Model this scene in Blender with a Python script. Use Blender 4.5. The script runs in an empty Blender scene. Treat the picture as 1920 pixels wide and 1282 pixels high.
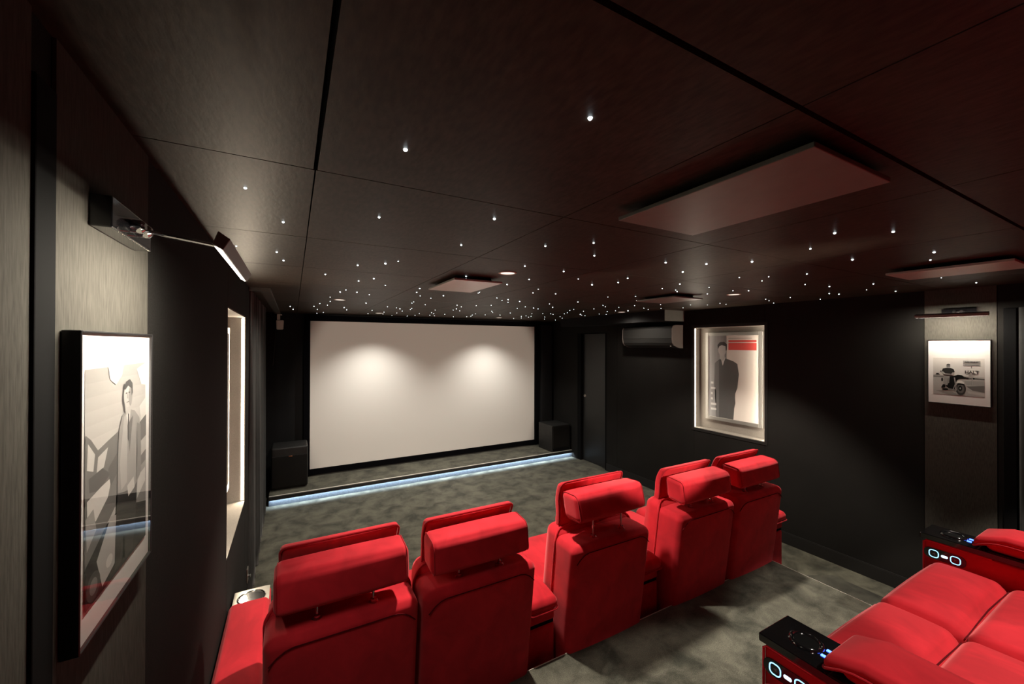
import bpy, bmesh, math, random
from mathutils import Vector, Matrix

random.seed(7)
scn = bpy.context.scene
col = scn.collection
PI = math.pi

# ------------------------------------------------------------------ room dimensions (metres)
ZC = 2.363            # ceiling underside
XL = -0.287           # left wall face
XR = 4.25             # right wall face
YF = 6.176            # projection screen plane
YB = -1.45            # wall behind the camera
RIS = 0.30            # height of the rear seating riser
RIS_Y, RIS_X = 1.728, 3.211
STG_Y, STG_H = 5.572, 0.1136

# ------------------------------------------------------------------ materials
def new_mat(name):
    m = bpy.data.materials.new(name); m.use_nodes = True
    nt = m.node_tree
    b = nt.nodes['Principled BSDF']
    return m, nt, b

def lnk(nt, a, b): nt.links.new(a, b)

def plain(name, color, rough=0.6, metal=0.0, spec=0.5, coat=0.0, noise=0.0, nscale=40, bump=0.0):
    m, nt, b = new_mat(name)
    b.inputs['Base Color'].default_value = (*color, 1)
    b.inputs['Roughness'].default_value = rough
    b.inputs['Metallic'].default_value = metal
    b.inputs['Specular IOR Level'].default_value = spec
    b.inputs['Coat Weight'].default_value = coat
    if noise or bump:
        tc = nt.nodes.new('ShaderNodeTexCoord')
        n = nt.nodes.new('ShaderNodeTexNoise'); n.inputs['Scale'].default_value = nscale
        n.inputs['Detail'].default_value = 4
        lnk(nt, tc.outputs['Object'], n.inputs['Vector'])
        if noise:
            r = nt.nodes.new('ShaderNodeValToRGB')
            r.color_ramp.elements[0].position = .3; r.color_ramp.elements[1].position = .7
            r.color_ramp.elements[0].color = (*[c * (1 - noise) for c in color], 1)
            r.color_ramp.elements[1].color = (*[min(1, c * (1 + noise)) for c in color], 1)
            lnk(nt, n.outputs['Fac'], r.inputs['Fac']); lnk(nt, r.outputs['Color'], b.inputs['Base Color'])
        if bump:
            bp = nt.nodes.new('ShaderNodeBump'); bp.inputs['Strength'].default_value = bump
            bp.inputs['Distance'].default_value = .002
            lnk(nt, n.outputs['Fac'], bp.inputs['Height']); lnk(nt, bp.outputs['Normal'], b.inputs['Normal'])
    return m

def fabric(name, c0, c1, scale=(300, 300, 300), blotch=3.0, rough=.9, spec=.15, bump=.3, sheen=0.0):
    """woven wall cloth: stretched fine noise plus broad mottling"""
    m, nt, b = new_mat(name)
    tc = nt.nodes.new('ShaderNodeTexCoord')
    mp = nt.nodes.new('ShaderNodeMapping'); mp.inputs['Scale'].default_value = scale
    n1 = nt.nodes.new('ShaderNodeTexNoise'); n1.inputs['Scale'].default_value = 1.0; n1.inputs['Detail'].default_value = 3
    n2 = nt.nodes.new('ShaderNodeTexNoise'); n2.inputs['Scale'].default_value = blotch; n2.inputs['Detail'].default_value = 3
    lnk(nt, tc.outputs['Object'], mp.inputs['Vector']); lnk(nt, mp.outputs['Vector'], n1.inputs['Vector'])
    lnk(nt, tc.outputs['Object'], n2.inputs['Vector'])
    mx = nt.nodes.new('ShaderNodeMath'); mx.operation = 'MULTIPLY_ADD'; mx.inputs[1].default_value = .7
    lnk(nt, n1.outputs['Fac'], mx.inputs[0])
    m2 = nt.nodes.new('ShaderNodeMath'); m2.operation = 'MULTIPLY'; m2.inputs[1].default_value = .3
    lnk(nt, n2.outputs['Fac'], m2.inputs[0]); lnk(nt, m2.outputs[0], mx.inputs[2])
    r = nt.nodes.new('ShaderNodeValToRGB')
    r.color_ramp.elements[0].position = .35; r.color_ramp.elements[1].position = .65
    r.color_ramp.elements[0].color = (*c0, 1); r.color_ramp.elements[1].color = (*c1, 1)
    lnk(nt, mx.outputs[0], r.inputs['Fac']); lnk(nt, r.outputs['Color'], b.inputs['Base Color'])
    b.inputs['Roughness'].default_value = rough; b.inputs['Specular IOR Level'].default_value = spec
    b.inputs['Sheen Weight'].default_value = sheen
    bp = nt.nodes.new('ShaderNodeBump'); bp.inputs['Strength'].default_value = bump; bp.inputs['Distance'].default_value = .0015
    lnk(nt, n1.outputs['Fac'], bp.inputs['Height']); lnk(nt, bp.outputs['Normal'], b.inputs['Normal'])
    return m

def carpet(name, dark, light, seed=0.0):
    m, nt, b = new_mat(name)
    tc = nt.nodes.new('ShaderNodeTexCoord')
    mp = nt.nodes.new('ShaderNodeMapping'); mp.inputs['Location'].default_value = (seed, seed * .7, 0)
    lnk(nt, tc.outputs['Object'], mp.inputs['Vector'])
    n1 = nt.nodes.new('ShaderNodeTexNoise'); n1.inputs['Scale'].default_value = 5.5; n1.inputs['Detail'].default_value = 5
    n1.inputs['Roughness'].default_value = .62; n1.inputs['Distortion'].default_value = .35
    n2 = nt.nodes.new('ShaderNodeTexNoise'); n2.inputs['Scale'].default_value = 260; n2.inputs['Detail'].default_value = 2
    for n in (n1, n2): lnk(nt, mp.outputs['Vector'], n.inputs['Vector'])
    r = nt.nodes.new('ShaderNodeValToRGB')
    r.color_ramp.elements[0].position = .34; r.color_ramp.elements[1].position = .62
    r.color_ramp.elements[0].color = (*dark, 1); r.color_ramp.elements[1].color = (*light, 1)
    lnk(nt, n1.outputs['Fac'], r.inputs['Fac'])
    r2 = nt.nodes.new('ShaderNodeValToRGB')
    r2.color_ramp.elements[0].position = .3; r2.color_ramp.elements[1].position = .7
    r2.color_ramp.elements[0].color = (.55, .55, .55, 1); r2.color_ramp.elements[1].color = (1.25, 1.25, 1.25, 1)
    lnk(nt, n2.outputs['Fac'], r2.inputs['Fac'])
    mm = nt.nodes.new('ShaderNodeMix'); mm.data_type = 'RGBA'; mm.blend_type = 'MULTIPLY'; mm.inputs['Factor'].default_value = 1
    lnk(nt, r.outputs['Color'], mm.inputs['A']); lnk(nt, r2.outputs['Color'], mm.inputs['B'])
    lnk(nt, mm.outputs['Result'], b.inputs['Base Color'])
    b.inputs['Roughness'].default_value = 1; b.inputs['Specular IOR Level'].default_value = .05
    b.inputs['Sheen Weight'].default_value = .15
    bp = nt.nodes.new('ShaderNodeBump'); bp.inputs['Strength'].default_value = .6; bp.inputs['Distance'].default_value = .004
    lnk(nt, n2.outputs['Fac'], bp.inputs['Height']); lnk(nt, bp.outputs['Normal'], b.inputs['Normal'])
    return m

def velvet(name, base):
    m, nt, b = new_mat(name)
    tc = nt.nodes.new('ShaderNodeTexCoord')
    mp = nt.nodes.new('ShaderNodeMapping'); mp.inputs['Scale'].default_value = (9, 5, 7)
    n1 = nt.nodes.new('ShaderNodeTexNoise'); n1.inputs['Scale'].default_value = 1; n1.inputs['Detail'].default_value = 4
    n1.inputs['Distortion'].default_value = .8
    lnk(nt, tc.outputs['Object'], mp.inputs['Vector']); lnk(nt, mp.outputs['Vector'], n1.inputs['Vector'])
    r = nt.nodes.new('ShaderNodeValToRGB')
    r.color_ramp.elements[0].position = .32; r.color_ramp.elements[1].position = .7
    r.color_ramp.elements[0].color = (*[c * .78 for c in base], 1)
    r.color_ramp.elements[1].color = (*[min(1, c * 1.12) for c in base], 1)
    lnk(nt, n1.outputs['Fac'], r.inputs['Fac']); lnk(nt, r.outputs['Color'], b.inputs['Base Color'])
    b.inputs['Roughness'].default_value = .8; b.inputs['Specular IOR Level'].default_value = .12
    b.inputs['Sheen Weight'].default_value = .55; b.inputs['Sheen Roughness'].default_value = .45
    b.inputs['Sheen Tint'].default_value = (1, .30, .32, 1)
    n2 = nt.nodes.new('ShaderNodeTexNoise'); n2.inputs['Scale'].default_value = 500
    lnk(nt, tc.outputs['Object'], n2.inputs['Vector'])
    bp = nt.nodes.new('ShaderNodeBump'); bp.inputs['Strength'].default_value = .12; bp.inputs['Distance'].default_value = .001
    lnk(nt, n2.outputs['Fac'], bp.inputs['Height']); lnk(nt, bp.outputs['Normal'], b.inputs['Normal'])
    return m

def glow(name, color, strength):
    m = bpy.data.materials.new(name); m.use_nodes = True
    nt = m.node_tree; nt.nodes.remove(nt.nodes['Principled BSDF'])
    e = nt.nodes.new('ShaderNodeEmission'); e.inputs['Color'].default_value = (*color, 1)
    e.inputs['Strength'].default_value = strength
    lnk(nt, e.outputs[0], nt.nodes['Material Output'].inputs['Surface'])
    return m

def ink_mat(name, tint=(1, 1, 1)):
    """printed paper: colours come from the mesh's own colour attribute"""
    m, nt, b = new_mat(name)
    a = nt.nodes.new('ShaderNodeAttribute'); a.attribute_name = 'ink'
    lnk(nt, a.outputs['Color'], b.inputs['Base Color'])
    b.inputs['Roughness'].default_value = .7; b.inputs['Specular IOR Level'].default_value = .2
    return m

def glass_pane(name):
    m = bpy.data.materials.new(name); m.use_nodes = True
    nt = m.node_tree; nt.nodes.remove(nt.nodes['Principled BSDF'])
    t = nt.nodes.new('ShaderNodeBsdfTransparent'); g = nt.nodes.new('ShaderNodeBsdfGlossy')
    g.inputs['Roughness'].default_value = .01
    lw = nt.nodes.new('ShaderNodeLayerWeight'); pw = nt.nodes.new('ShaderNodeMath'); pw.operation = 'POWER'; pw.inputs[1].default_value = 5
    f = nt.nodes.new('ShaderNodeMath'); f.operation = 'MULTIPLY_ADD'; f.inputs[1].default_value = .94; f.inputs[2].default_value = .045
    lnk(nt, lw.outputs['Facing'], pw.inputs[0]); lnk(nt, pw.outputs[0], f.inputs[0])
    mx = nt.nodes.new('ShaderNodeMixShader')
    lnk(nt, f.outputs[0], mx.inputs[0]); lnk(nt, t.outputs[0], mx.inputs[1]); lnk(nt, g.outputs[0], mx.inputs[2])
    lnk(nt, mx.outputs[0], nt.nodes['Material Output'].inputs['Surface'])
    return m

M = dict(
    wall=fabric('charcoal_wall_cloth', (.0095, .009, .0083), (.019, .0177, .0165), (40, 420, 420), 2.5),
    wall_front=fabric('black_wall_cloth', (.010, .010, .0105), (.018, .018, .019), (400, 40, 400), 2.5),
    strip=fabric('greige_wall_cloth', (.052, .049, .042), (.085, .081, .069), (40, 260, 30), 2.0),
    niche=fabric('grey_niche_cloth', (.19, .17, .15), (.27, .25, .225), (300, 300, 300), 3),
    ceil=fabric('brown_ceiling_cloth', (.030, .0222, .0165), (.062, .0462, .0345), (90, 30, 60), 7, rough=.46, spec=.13, bump=.3),
    black=plain('matt_black', (.006, .006, .0065), .9, spec=.1),
    blackvelvet=plain('black_velvet_border', (.004, .004, .005), 1, spec=.02),
    trim=plain('dark_trim_paint', (.016, .0155, .015), .55, spec=.3),
    door=plain('dark_grey_door_paint', (.017, .0167, .016), .45, spec=.4),
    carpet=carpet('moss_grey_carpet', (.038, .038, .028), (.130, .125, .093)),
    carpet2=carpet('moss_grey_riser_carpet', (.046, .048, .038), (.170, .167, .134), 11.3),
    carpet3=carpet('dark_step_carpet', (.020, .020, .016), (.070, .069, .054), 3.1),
    panel_lit=plain('lit_panel_paint', (.46, .48, .44), .30, spec=.6, noise=.04, nscale=20),  # same panel paint, lightened to put lamp light and screen reflection into it
    stage_face=plain('pale_stage_face_carpet', (.062, .072, .085), .95, noise=.2, nscale=60),
    red=velvet('red_velvet', (.62, .022, .036)),
    redpipe=velvet('red_velvet_piping', (.42, .012, .022)),
    redseam=plain('dark_red_seam', (.10, .004, .008), .9, spec=.1),
    chrome=plain('chrome', (.75, .75, .76), .12, 1.0),
    steel=plain('brushed_steel', (.55, .53, .49), .35, 1.0),
    gloss=plain('gloss_black_plastic', (.006, .006, .007), .12, spec=.6, coat=.6),
    plastic=plain('black_plastic', (.012, .012, .013), .4, spec=.4),
    white=plain('off_white_plastic', (.62, .56, .50), .5),
    screen=plain('screen_fabric', (.80, .78, .74), .95, spec=.05),
    paper=plain('white_mat_board', (.80, .79, .77), .8, spec=.1),
    panel=plain('warm_grey_panel_paint', (.215, .225, .205), .42, spec=.35, noise=.05, nscale=20),
    cab=plain('black_ash_cabinet', (.018, .0175, .017), .5, spec=.4, noise=.25, nscale=25),
    grille=fabric('speaker_grille_cloth', (.008, .0075, .007), (.018, .0165, .0155), (500, 500, 500), 4),
    copper=plain('copper_badge', (.55, .22, .10), .35, 1.0),
    ac=plain('dark_grey_appliance_plastic', (.016, .0155, .015), .55, spec=.3),
    acside=plain('warm_grey_appliance_plastic', (.20, .175, .16), .45, spec=.5),
    alu=plain('grey_aluminium_frame', (.34, .33, .31), .45, .7),
    frame=plain('black_frame_lacquer', (.009, .009, .010), .4, spec=.5),
    curtain=fabric('black_curtain_cloth', (.020, .021, .021), (.036, .037, .036), (200, 200, 12), 3, sheen=.3),
    edge=plain('bright_metal_nosing', (.85, .82, .74), .4, .15),
    ink=ink_mat('printed_ink'),
    glass=glass_pane('clear_picture_glass'),
    track=plain('brown_track_paint', (.055, .046, .038), .5),
    wire=plain('grey_cable', (.08, .08, .08), .6),
    star=glow('star_white', (.86, .96, 1.0), 12.0),
    lens=glow('downlight_lens', (1.0, .90, .76), 1.25),
    led_warm=glow('warm_led', (1.0, .86, .66), 13.0),
    led_bar=glow('picture_lamp_led', (1.0, .93, .80), 14.0),
    led_cool=glow('cool_led', (.72, .86, 1.0), 30.0),
    ring=glow('button_ring_blue', (.25, .62, 1.0), 3.0),
    key=glow('key_white', (.62, .80, 1.0), 2.2),
    pin=glow('indicator_blue', (.06, .14, 1.0), 7.0),
)

# ------------------------------------------------------------------ mesh helpers
def box(bm, x0, x1, y0, y1, z0, z1):
    vs = [bm.verts.new((x, y, z)) for x in (x0, x1) for y in (y0, y1) for z in (z0, z1)]
    for f in ((0, 1, 3, 2), (4, 6, 7, 5), (0, 4, 5, 1), (2, 3, 7, 6), (0, 2, 6, 4), (1, 5, 7, 3)):
        bm.faces.new([vs[i] for i in f])
    return vs

def bbox(bm, x0, x1, y0, y1, z0, z1, r=.005, seg=2):
    t = bmesh.new(); box(t, x0, x1, y0, y1, z0, z1)
    bmesh.ops.recalc_face_normals(t, faces=t.faces)
    bmesh.ops.bevel(t, geom=t.edges[:], offset=r, segments=seg, affect='EDGES', profile=.5)
    merge(bm, t)

def merge(bm, t):
    me = bpy.data.meshes.new('tmp'); t.to_mesh(me); t.free(); bm.from_mesh(me); bpy.data.meshes.remove(me)

def rbox(bm, c, s, r, puff=(0, 0, 0), m=6, k=4, warp=None):
    """rounded, optionally puffed cushion block"""
    h = [d / 2 for d in s]
    def ticks(hh):
        t = [-(hh - r) - r * math.tan(PI / 4 * (k - i) / k) for i in range(k)]
        t += [-(hh - r) + 2 * (hh - r) * i / m for i in range(m + 1)]
        t += [(hh - r) + r * math.tan(PI / 4 * i / k) for i in range(1, k + 1)]
        return t
    T = [ticks(hh) for hh in h]
    verts = {}
    def V(p):
        q = [max(-(h[i] - r), min(h[i] - r, p[i])) for i in range(3)]
        d = Vector([p[i] - q[i] for i in range(3)])
        d.normalize()
        o = [q[i] + d[i] * r for i in range(3)]
        for i in range(3):
            if abs(abs(p[i]) - h[i]) < 1e-7 and puff[i]:
                a, b = [j for j in range(3) if j != i]
                w = (1 - (p[a] / h[a]) ** 2) * (1 - (p[b] / h[b]) ** 2)
                o[i] += math.copysign(puff[i] * max(0, w) ** .7, p[i])
        o = [o[i] + c[i] for i in range(3)]
        if warp: o = warp(*o)
        key = tuple(round(x, 6) for x in p)
        if key not in verts: verts[key] = bm.verts.new(o)
        return verts[key]
    for ax in range(3):
        a, b = [j for j in range(3) if j != ax]
        for sgn in (-1, 1):
            for i in range(len(T[a]) - 1):
                for j in range(len(T[b]) - 1):
                    q = []
                    for (di, dj) in ((0, 0), (1, 0), (1, 1), (0, 1)):
                        p = [0, 0, 0]; p[ax] = sgn * h[ax]; p[a] = T[a][i + di]; p[b] = T[b][j + dj]
                        q.append(V(p))
                    if len(set(q)) == 4:
                        try: bm.faces.new(q)
                        except ValueError: pass

def tube(bm, pts, r, n=8, closed=False, cap=True):
    pts = [Vector(p) for p in pts]; N = len(pts); rings = []
    ref = None
    for i, p in enumerate(pts):
        if closed: t = pts[(i + 1) % N] - pts[i - 1]
        else: t = pts[min(i + 1, N - 1)] - pts[max(i - 1, 0)]
        t.normalize()
        if ref is None:
            ref = t.orthogonal().normalized()
        ref = (ref - t * ref.dot(t))
        if ref.length < 1e-6: ref = t.orthogonal()
        ref.normalize(); bn = t.cross(ref)
        rings.append([bm.verts.new(p + (ref * math.cos(2 * PI * j / n) + bn * math.sin(2 * PI * j / n)) * r) for j in range(n)])
    for i in range(N if closed else N - 1):
        A, B = rings[i], rings[(i + 1) % N]
        off = 0
        if closed and i == N - 1:
            off = min(range(n), key=lambda o: (A[0].co - B[o].co).length)
        for j in range(n):
            bm.faces.new((A[j], A[(j + 1) % n], B[(j + 1 + off) % n], B[(j + off) % n]))
    if cap and not closed:
        bm.faces.new(rings[0][::-1]); bm.faces.new(rings[-1])

def lathe(bm, prof, c=(0, 0, 0), n=24, axis='z'):
    """profile of (radius, height) turned about an axis"""
    rings = []
    for (r, z) in prof:
        ring = []
        for j in range(n):
            a = 2 * PI * j / n; p = (r * math.cos(a), r * math.sin(a), z)
            if axis == 'x': p = (z, r * math.cos(a), r * math.sin(a))
            if axis == 'y': p = (r * math.cos(a), z, r * math.sin(a))
            ring.append(bm.verts.new((p[0] + c[0], p[1] + c[1], p[2] + c[2])))
        rings.append(ring)
    for A, B in zip(rings, rings[1:]):
        for j in range(n): bm.faces.new((A[j], A[(j + 1) % n], B[(j + 1) % n], B[j]))
    if prof[0][0] > 1e-6: bm.faces.new(rings[0][::-1])
    if prof[-1][0] > 1e-6: bm.faces.new(rings[-1])
    bmesh.ops.remove_doubles(bm, verts=bm.verts[:], dist=1e-6)

def rrect(w, h, r, k=5):
    """rounded rectangle outline, list of (a, b)"""
    out = []
    for cx, cy, a0 in ((w / 2 - r, h / 2 - r, 0), (-w / 2 + r, h / 2 - r, PI / 2), (-w / 2 + r, -h / 2 + r, PI), (w / 2 - r, -h / 2 + r, 1.5 * PI)):
        for i in range(k + 1):
            a = a0 + PI / 2 * i / k
            out.append((cx + r * math.cos(a), cy + r * math.sin(a)))
    return out

def densify(path, step=.04, closed=True):
    out = []
    N = len(path)
    for i in range(N if closed else N - 1):
        a, b = Vector(path[i]), Vector(path[(i + 1) % N])
        d = (b - a).length; n = max(1, int(d / step))
        for j in range(n): out.append(a + (b - a) * j / n)
    if not closed: out.append(Vector(path[-1]))
    return out

def prism(bm, outline, d0, d1, axis='x'):
    """extrude a 2-D outline along an axis; outline coordinates are the two other axes in order"""
    def P(a, b, d): return {'x': (d, a, b), 'y': (a, d, b), 'z': (a, b, d)}[axis]
    A = [bm.verts.new(P(a, b, d0)) for a, b in outline]
    B = [bm.verts.new(P(a, b, d1)) for a, b in outline]
    n = len(outline)
    for i in range(n): bm.faces.new((A[i], A[(i + 1) % n], B[(i + 1) % n], B[i]))
    bm.faces.new(A[::-1]); bm.faces.new(B)

def obj(name, bm, mat, parent=None, smooth=False, loc=None):
    bmesh.ops.recalc_face_normals(bm, faces=bm.faces)
    me = bpy.data.meshes.new(name); bm.to_mesh(me); bm.free()
    if isinstance(mat, (list, tuple)):
        for x in mat: me.materials.append(x)
    elif mat: me.materials.append(mat)
    if smooth:
        me.polygons.foreach_set('use_smooth', [True] * len(me.polygons))
        try: me.set_sharp_from_angle(angle=math.radians(40))
        except Exception: pass
    o = bpy.data.objects.new(name, me); col.objects.link(o)
    if parent: o.parent = parent
    if loc: o.location = loc
    return o

def thing(name, label, cat, loc=(0, 0, 0), rotz=0, group=None):
    o = bpy.data.objects.new(name, None); col.objects.link(o)
    o.empty_display_size = .1
    o.location = loc; o.rotation_euler = (0, 0, rotz); o['label'] = label; o['category'] = cat
    if group: o['group'] = group
    return o

def tag(o, label, cat, group=None):
    o['label'] = label; o['category'] = cat
    if group: o['group'] = group
    return o

def struct(name, bm, mat, label=None, smooth=False):
    o = obj(name, bm, mat, None, smooth); o['kind'] = 'structure'
    if label: o['label'] = label
    return o

def dup(root, loc, rotz, label, group=None):
    r = root.copy(); col.objects.link(r); r.location = loc; r.rotation_euler = (0, 0, rotz); r['label'] = label
    if group: r['group'] = group
    for ch in list(root.children):
        c = ch.copy(); col.objects.link(c); c.parent = r
        for g in list(ch.children):
            d = g.copy(); col.objects.link(d); d.parent = c
    return r

def flat_print(name, shapes, place, parent, step=.0003, gamma=1.0):
    """polygons of printed ink; each shape is (colour, [(u, v) ...]); place(u, v, lift) gives the point; later shapes lie on top"""
    bm = bmesh.new(); lay = bm.loops.layers.float_color.new('ink')
    for i, (c, pts) in enumerate(shapes):
        if isinstance(c, (int, float)): c = (c, c * .98, c * .95)
        c = tuple(x ** gamma for x in c)
        vs = [bm.verts.new(place(u, v, i * step)) for u, v in pts]
        f = bm.faces.new(vs)
        for L in f.loops: L[lay] = (*c, 1)
    bmesh.ops.triangulate(bm, faces=[f for f in bm.faces if len(f.verts) > 4])
    me = bpy.data.meshes.new(name); bm.to_mesh(me); bm.free(); me.materials.append(M['ink'])
    o = bpy.data.objects.new(name, me); col.objects.link(o); o.parent = parent
    return o

def ell(cx, cy, rx, ry, n=20, a0=0, a1=2 * PI):
    return [(cx + rx * math.cos(a0 + (a1 - a0) * i / n), cy + ry * math.sin(a0 + (a1 - a0) * i / n)) for i in range(n + (0 if abs(a1 - a0 - 2 * PI) < 1e-6 else 1))]

def rect(x0, y0, x1, y1): return [(x0, y0), (x1, y0), (x1, y1), (x0, y1)]

def lettering(text, size, mat, parent, loc, rot, name='lettering', stretch=1.0):
    cu = bpy.data.curves.new(name, 'FONT'); cu.body = text; cu.size = size; cu.align_x = 'CENTER'; cu.align_y = 'CENTER'
    cu.extrude = .0002; cu.offset = size * .03
    tmp = bpy.data.objects.new('tmp_text', cu); col.objects.link(tmp)
    me = bpy.data.meshes.new_from_object(tmp.evaluated_get(bpy.context.evaluated_depsgraph_get()))
    bpy.data.objects.remove(tmp); bpy.data.curves.remove(cu)
    me.materials.clear(); me.materials.append(mat); me.name = name
    o = bpy.data.objects.new(name, me); col.objects.link(o); o.parent = parent
    o.location = loc; o.rotation_euler = rot; o.scale = (stretch, 1, 1)
    return o

W1, W2, W3, W4 = 150, 70, 98, 70
LBAR, LNI = 5.0, 3.8

# ================================================================== THE SETTING
# ---- floor
b = bmesh.new(); box(b, XL - .2, XR + .2, YB - .1, 6.45, -.1, 0)
struct('floor', b, M['carpet'], 'mottled moss grey carpet floor')

# ---- ceiling: cloth tiles with open joints under a black slab
b = bmesh.new()
xs = [.0451 + .7274 * i for i in range(-1, 7)]
ys = [.3673 + .6901 * j for j in range(-3, 10)]
xe = [XL - .15] + [x for x in xs if XL - .1 < x < XR + .1] + [XR + .15]
ye = [YB - .1] + [y for y in ys if YB < y < 6.2] + [6.40]
for i in range(len(xe) - 1):
    for j in range(len(ye) - 1):
        gx0 = .0045 if abs(xe[i] - .0451) < .01 and j < 4 else .0018
        gx1 = .0045 if abs(xe[i + 1] - .0451) < .01 and j < 4 else .0018
        gy0 = .0050 if abs(ye[j] - .3673) < .01 else .0018
        gy1 = .0050 if abs(ye[j + 1] - .3673) < .01 else .0018
        box(b, xe[i] + gx0, xe[i + 1] - gx1, ye[j] + gy0, ye[j + 1] - gy1, ZC, ZC + .02)
nt_ = len(b.faces)
box(b, XL - .2, XR + .2, YB - .1, 6.45, ZC + .02, ZC + .1)
o = struct('ceiling', b, [M['ceil'], M['black']], 'dark brown cloth ceiling tiles with thin joints')
for p in o.data.polygons:
    if p.index >= nt_: p.material_index = 1

# ---- side walls: cloth panels with open joints, holes for the niches and the door
def wall_panels(x_face, x_back, seams, holes, y0, y1, gap=.0015):
    """panels between successive seams; holes = (ya, yb, za, zb)"""
    bm = bmesh.new()
    lo, hi = min(x_face, x_back), max(x_face, x_back)
    cuts = sorted(set([y0, y1] + seams + [h[0] for h in holes] + [h[1] for h in holes]))
    for a, c in zip(cuts, cuts[1:]):
        ga = gap if a in seams else 0; gc = gap if c in seams else 0
        hs = [h for h in holes if h[0] - 1e-6 <= a and c <= h[1] + 1e-6]
        if not hs: box(bm, lo, hi, a + ga, c - gc, 0, ZC)
        else:
            h = hs[0]
            if h[2] > 0: box(bm, lo, hi, a + ga, c - gc, 0, h[2])
            if h[3] < ZC: box(bm, lo, hi, a + ga, c - gc, h[3], ZC)
    return bm
NL = (2.44, 3.30, .862, 2.132)       # left niche opening
NR = (2.344, 3.170, .948, 2.151)     # right niche opening
DR = (4.70, 5.42, 0, 2.13)           # door opening
b = wall_panels(XL, XL - .10, [.769, 1.166, 2.44, 3.30], [NL], YB, 3.534)
box(b, XL - .16, XL - .135, YB, 3.534, 0, ZC)           # backing behind the joints
struct('wall_left', b, M['wall'], 'charcoal cloth panelled left wall')
b = bmesh.new(); box(b, XL - .30, XL - .16, 3.40, 6.40, 0, ZC)
struct('wall_left_recess', b, M['wall_front'], 'dark wall behind the long curtain')
b = wall_panels(XR, XR + .10, [.800, 1.162, 2.344, 3.170, 4.474], [NR, DR], YB, 6.40)
box(b, XR + .135, XR + .16, YB, 6.40, 0, ZC)
struct('wall_right', b, M['wall'], 'charcoal cloth panelled right wall')
b = bmesh.new(); box(b, XL - .2, XR + .1, YF + .045, 6.40, 0, ZC)
struct('wall_front', b, M['wall_front'], 'black wall behind the projection screen')
b = bmesh.new(); box(b, XL - .2, XR + .2, YB - .1, YB, 0, ZC)
struct('wall_back', b, M['wall'], 'charcoal cloth rear wall')

# lighter cloth bays behind the two framed photographs
b = bmesh.new(); box(b, XL, XL + .004, .771, 1.164, RIS, ZC)
struct('trim_1', b, M['strip'], 'greige cloth bay behind the left framed photograph')
b = bmesh.new(); box(b, XR - .004, XR, .802, 1.160, 0, ZC)
struct('trim_2', b, M['strip'], 'greige cloth bay behind the right framed photograph')
b = bmesh.new(); box(b, XL, XL + .004, -.6, .712, RIS, ZC)
struct('trim_3', b, M['strip'], 'greige cloth bay at the near left edge')
# black pilaster strips at the near ends of both walls
b = bmesh.new(); bbox(b, XL, XL + .008, .713, .764, RIS, 2.285, .002)
struct('trim_4', b, M['black'], 'black upright strip beside the left cloth bay')
b = bmesh.new(); bbox(b, XR - .012, XR, .715, .772, 0, 2.20, .003)
struct('trim_5', b, M['black'], 'black upright door post at the right edge')
# baseboard on the right
b = bmesh.new(); box(b, XR - .014, XR, .79, 4.698, 0, .105); box(b, XR - .010, XR, .79, 4.698, .105, .112)
struct('baseboard_right', b, M['trim'], 'dark baseboard along the right wall')

# niche linings
def niche(n, xf, sgn, N, label):
    y0, y1, z0, z1 = N; d = .118 * sgn; t = .006
    bm = bmesh.new()
    xa, xb = xf + .0005 * sgn, xf + d
    lo, hi = min(xa, xb), max(xa, xb)
    box(bm, min(xb, xb + .012 * sgn), max(xb, xb + .012 * sgn), y0, y1, z0, z1)
    box(bm, lo, hi, y0, y0 + t, z0, z1); box(bm, lo, hi, y1 - t, y1, z0, z1)
    box(bm, lo, hi, y0 + t, y1 - t, z0, z0 + t); box(bm, lo, hi, y0 + t, y1 - t, z1 - t, z1)
    struct('trim_%d' % n, bm, M['niche'], label)
niche(6, XL, -1, NL, 'pale cloth lining of the left lit niche')
niche(7, XR, 1, NR, 'pale cloth lining of the right lit niche')
b = bmesh.new()
for (ya, yb, za, zb) in ((NR[0] - .03, NR[0], NR[2] - .03, NR[3] + .03), (NR[1], NR[1] + .03, NR[2] - .03, NR[3] + .03),
                         (NR[0], NR[1], NR[2] - .03, NR[2]), (NR[0], NR[1], NR[3], NR[3] + .03)):
    box(b, XR - .006, XR, ya, yb, za, zb)
struct('trim_8', b, M['trim'], 'dark border around the right lit niche')

# ---- door in the right wall
b = bmesh.new(); bbox(b, XR + .055, XR + .095, 4.745, 5.335, .006, 2.118, .003)
d = struct('door_1', b, M['door'], 'dark grey flush door in the right wall')
b = bmesh.new(); lathe(b, [(0, -.004), (.013, -.004), (.013, -.001), (.019, -.001), (.024, -.006), (.027, -.002), (.027, 0)], (XR + .0545, 5.29, 1.085), 24, 'x')
h = obj('door_handle', b, M['steel'], d, True); h['label'] = 'round steel flush pull'
b = bmesh.new()
box(b, XR + .004, XR + .12, 5.34, 5.418, 0, 2.128); box(b, XR + .004, XR + .12, 4.702, 4.742, 0, 2.128); box(b, XR + .004, XR + .12, 4.742, 5.34, 2.121, 2.128)
struct('trim_9', b, M['black'], 'black door lining')

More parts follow.
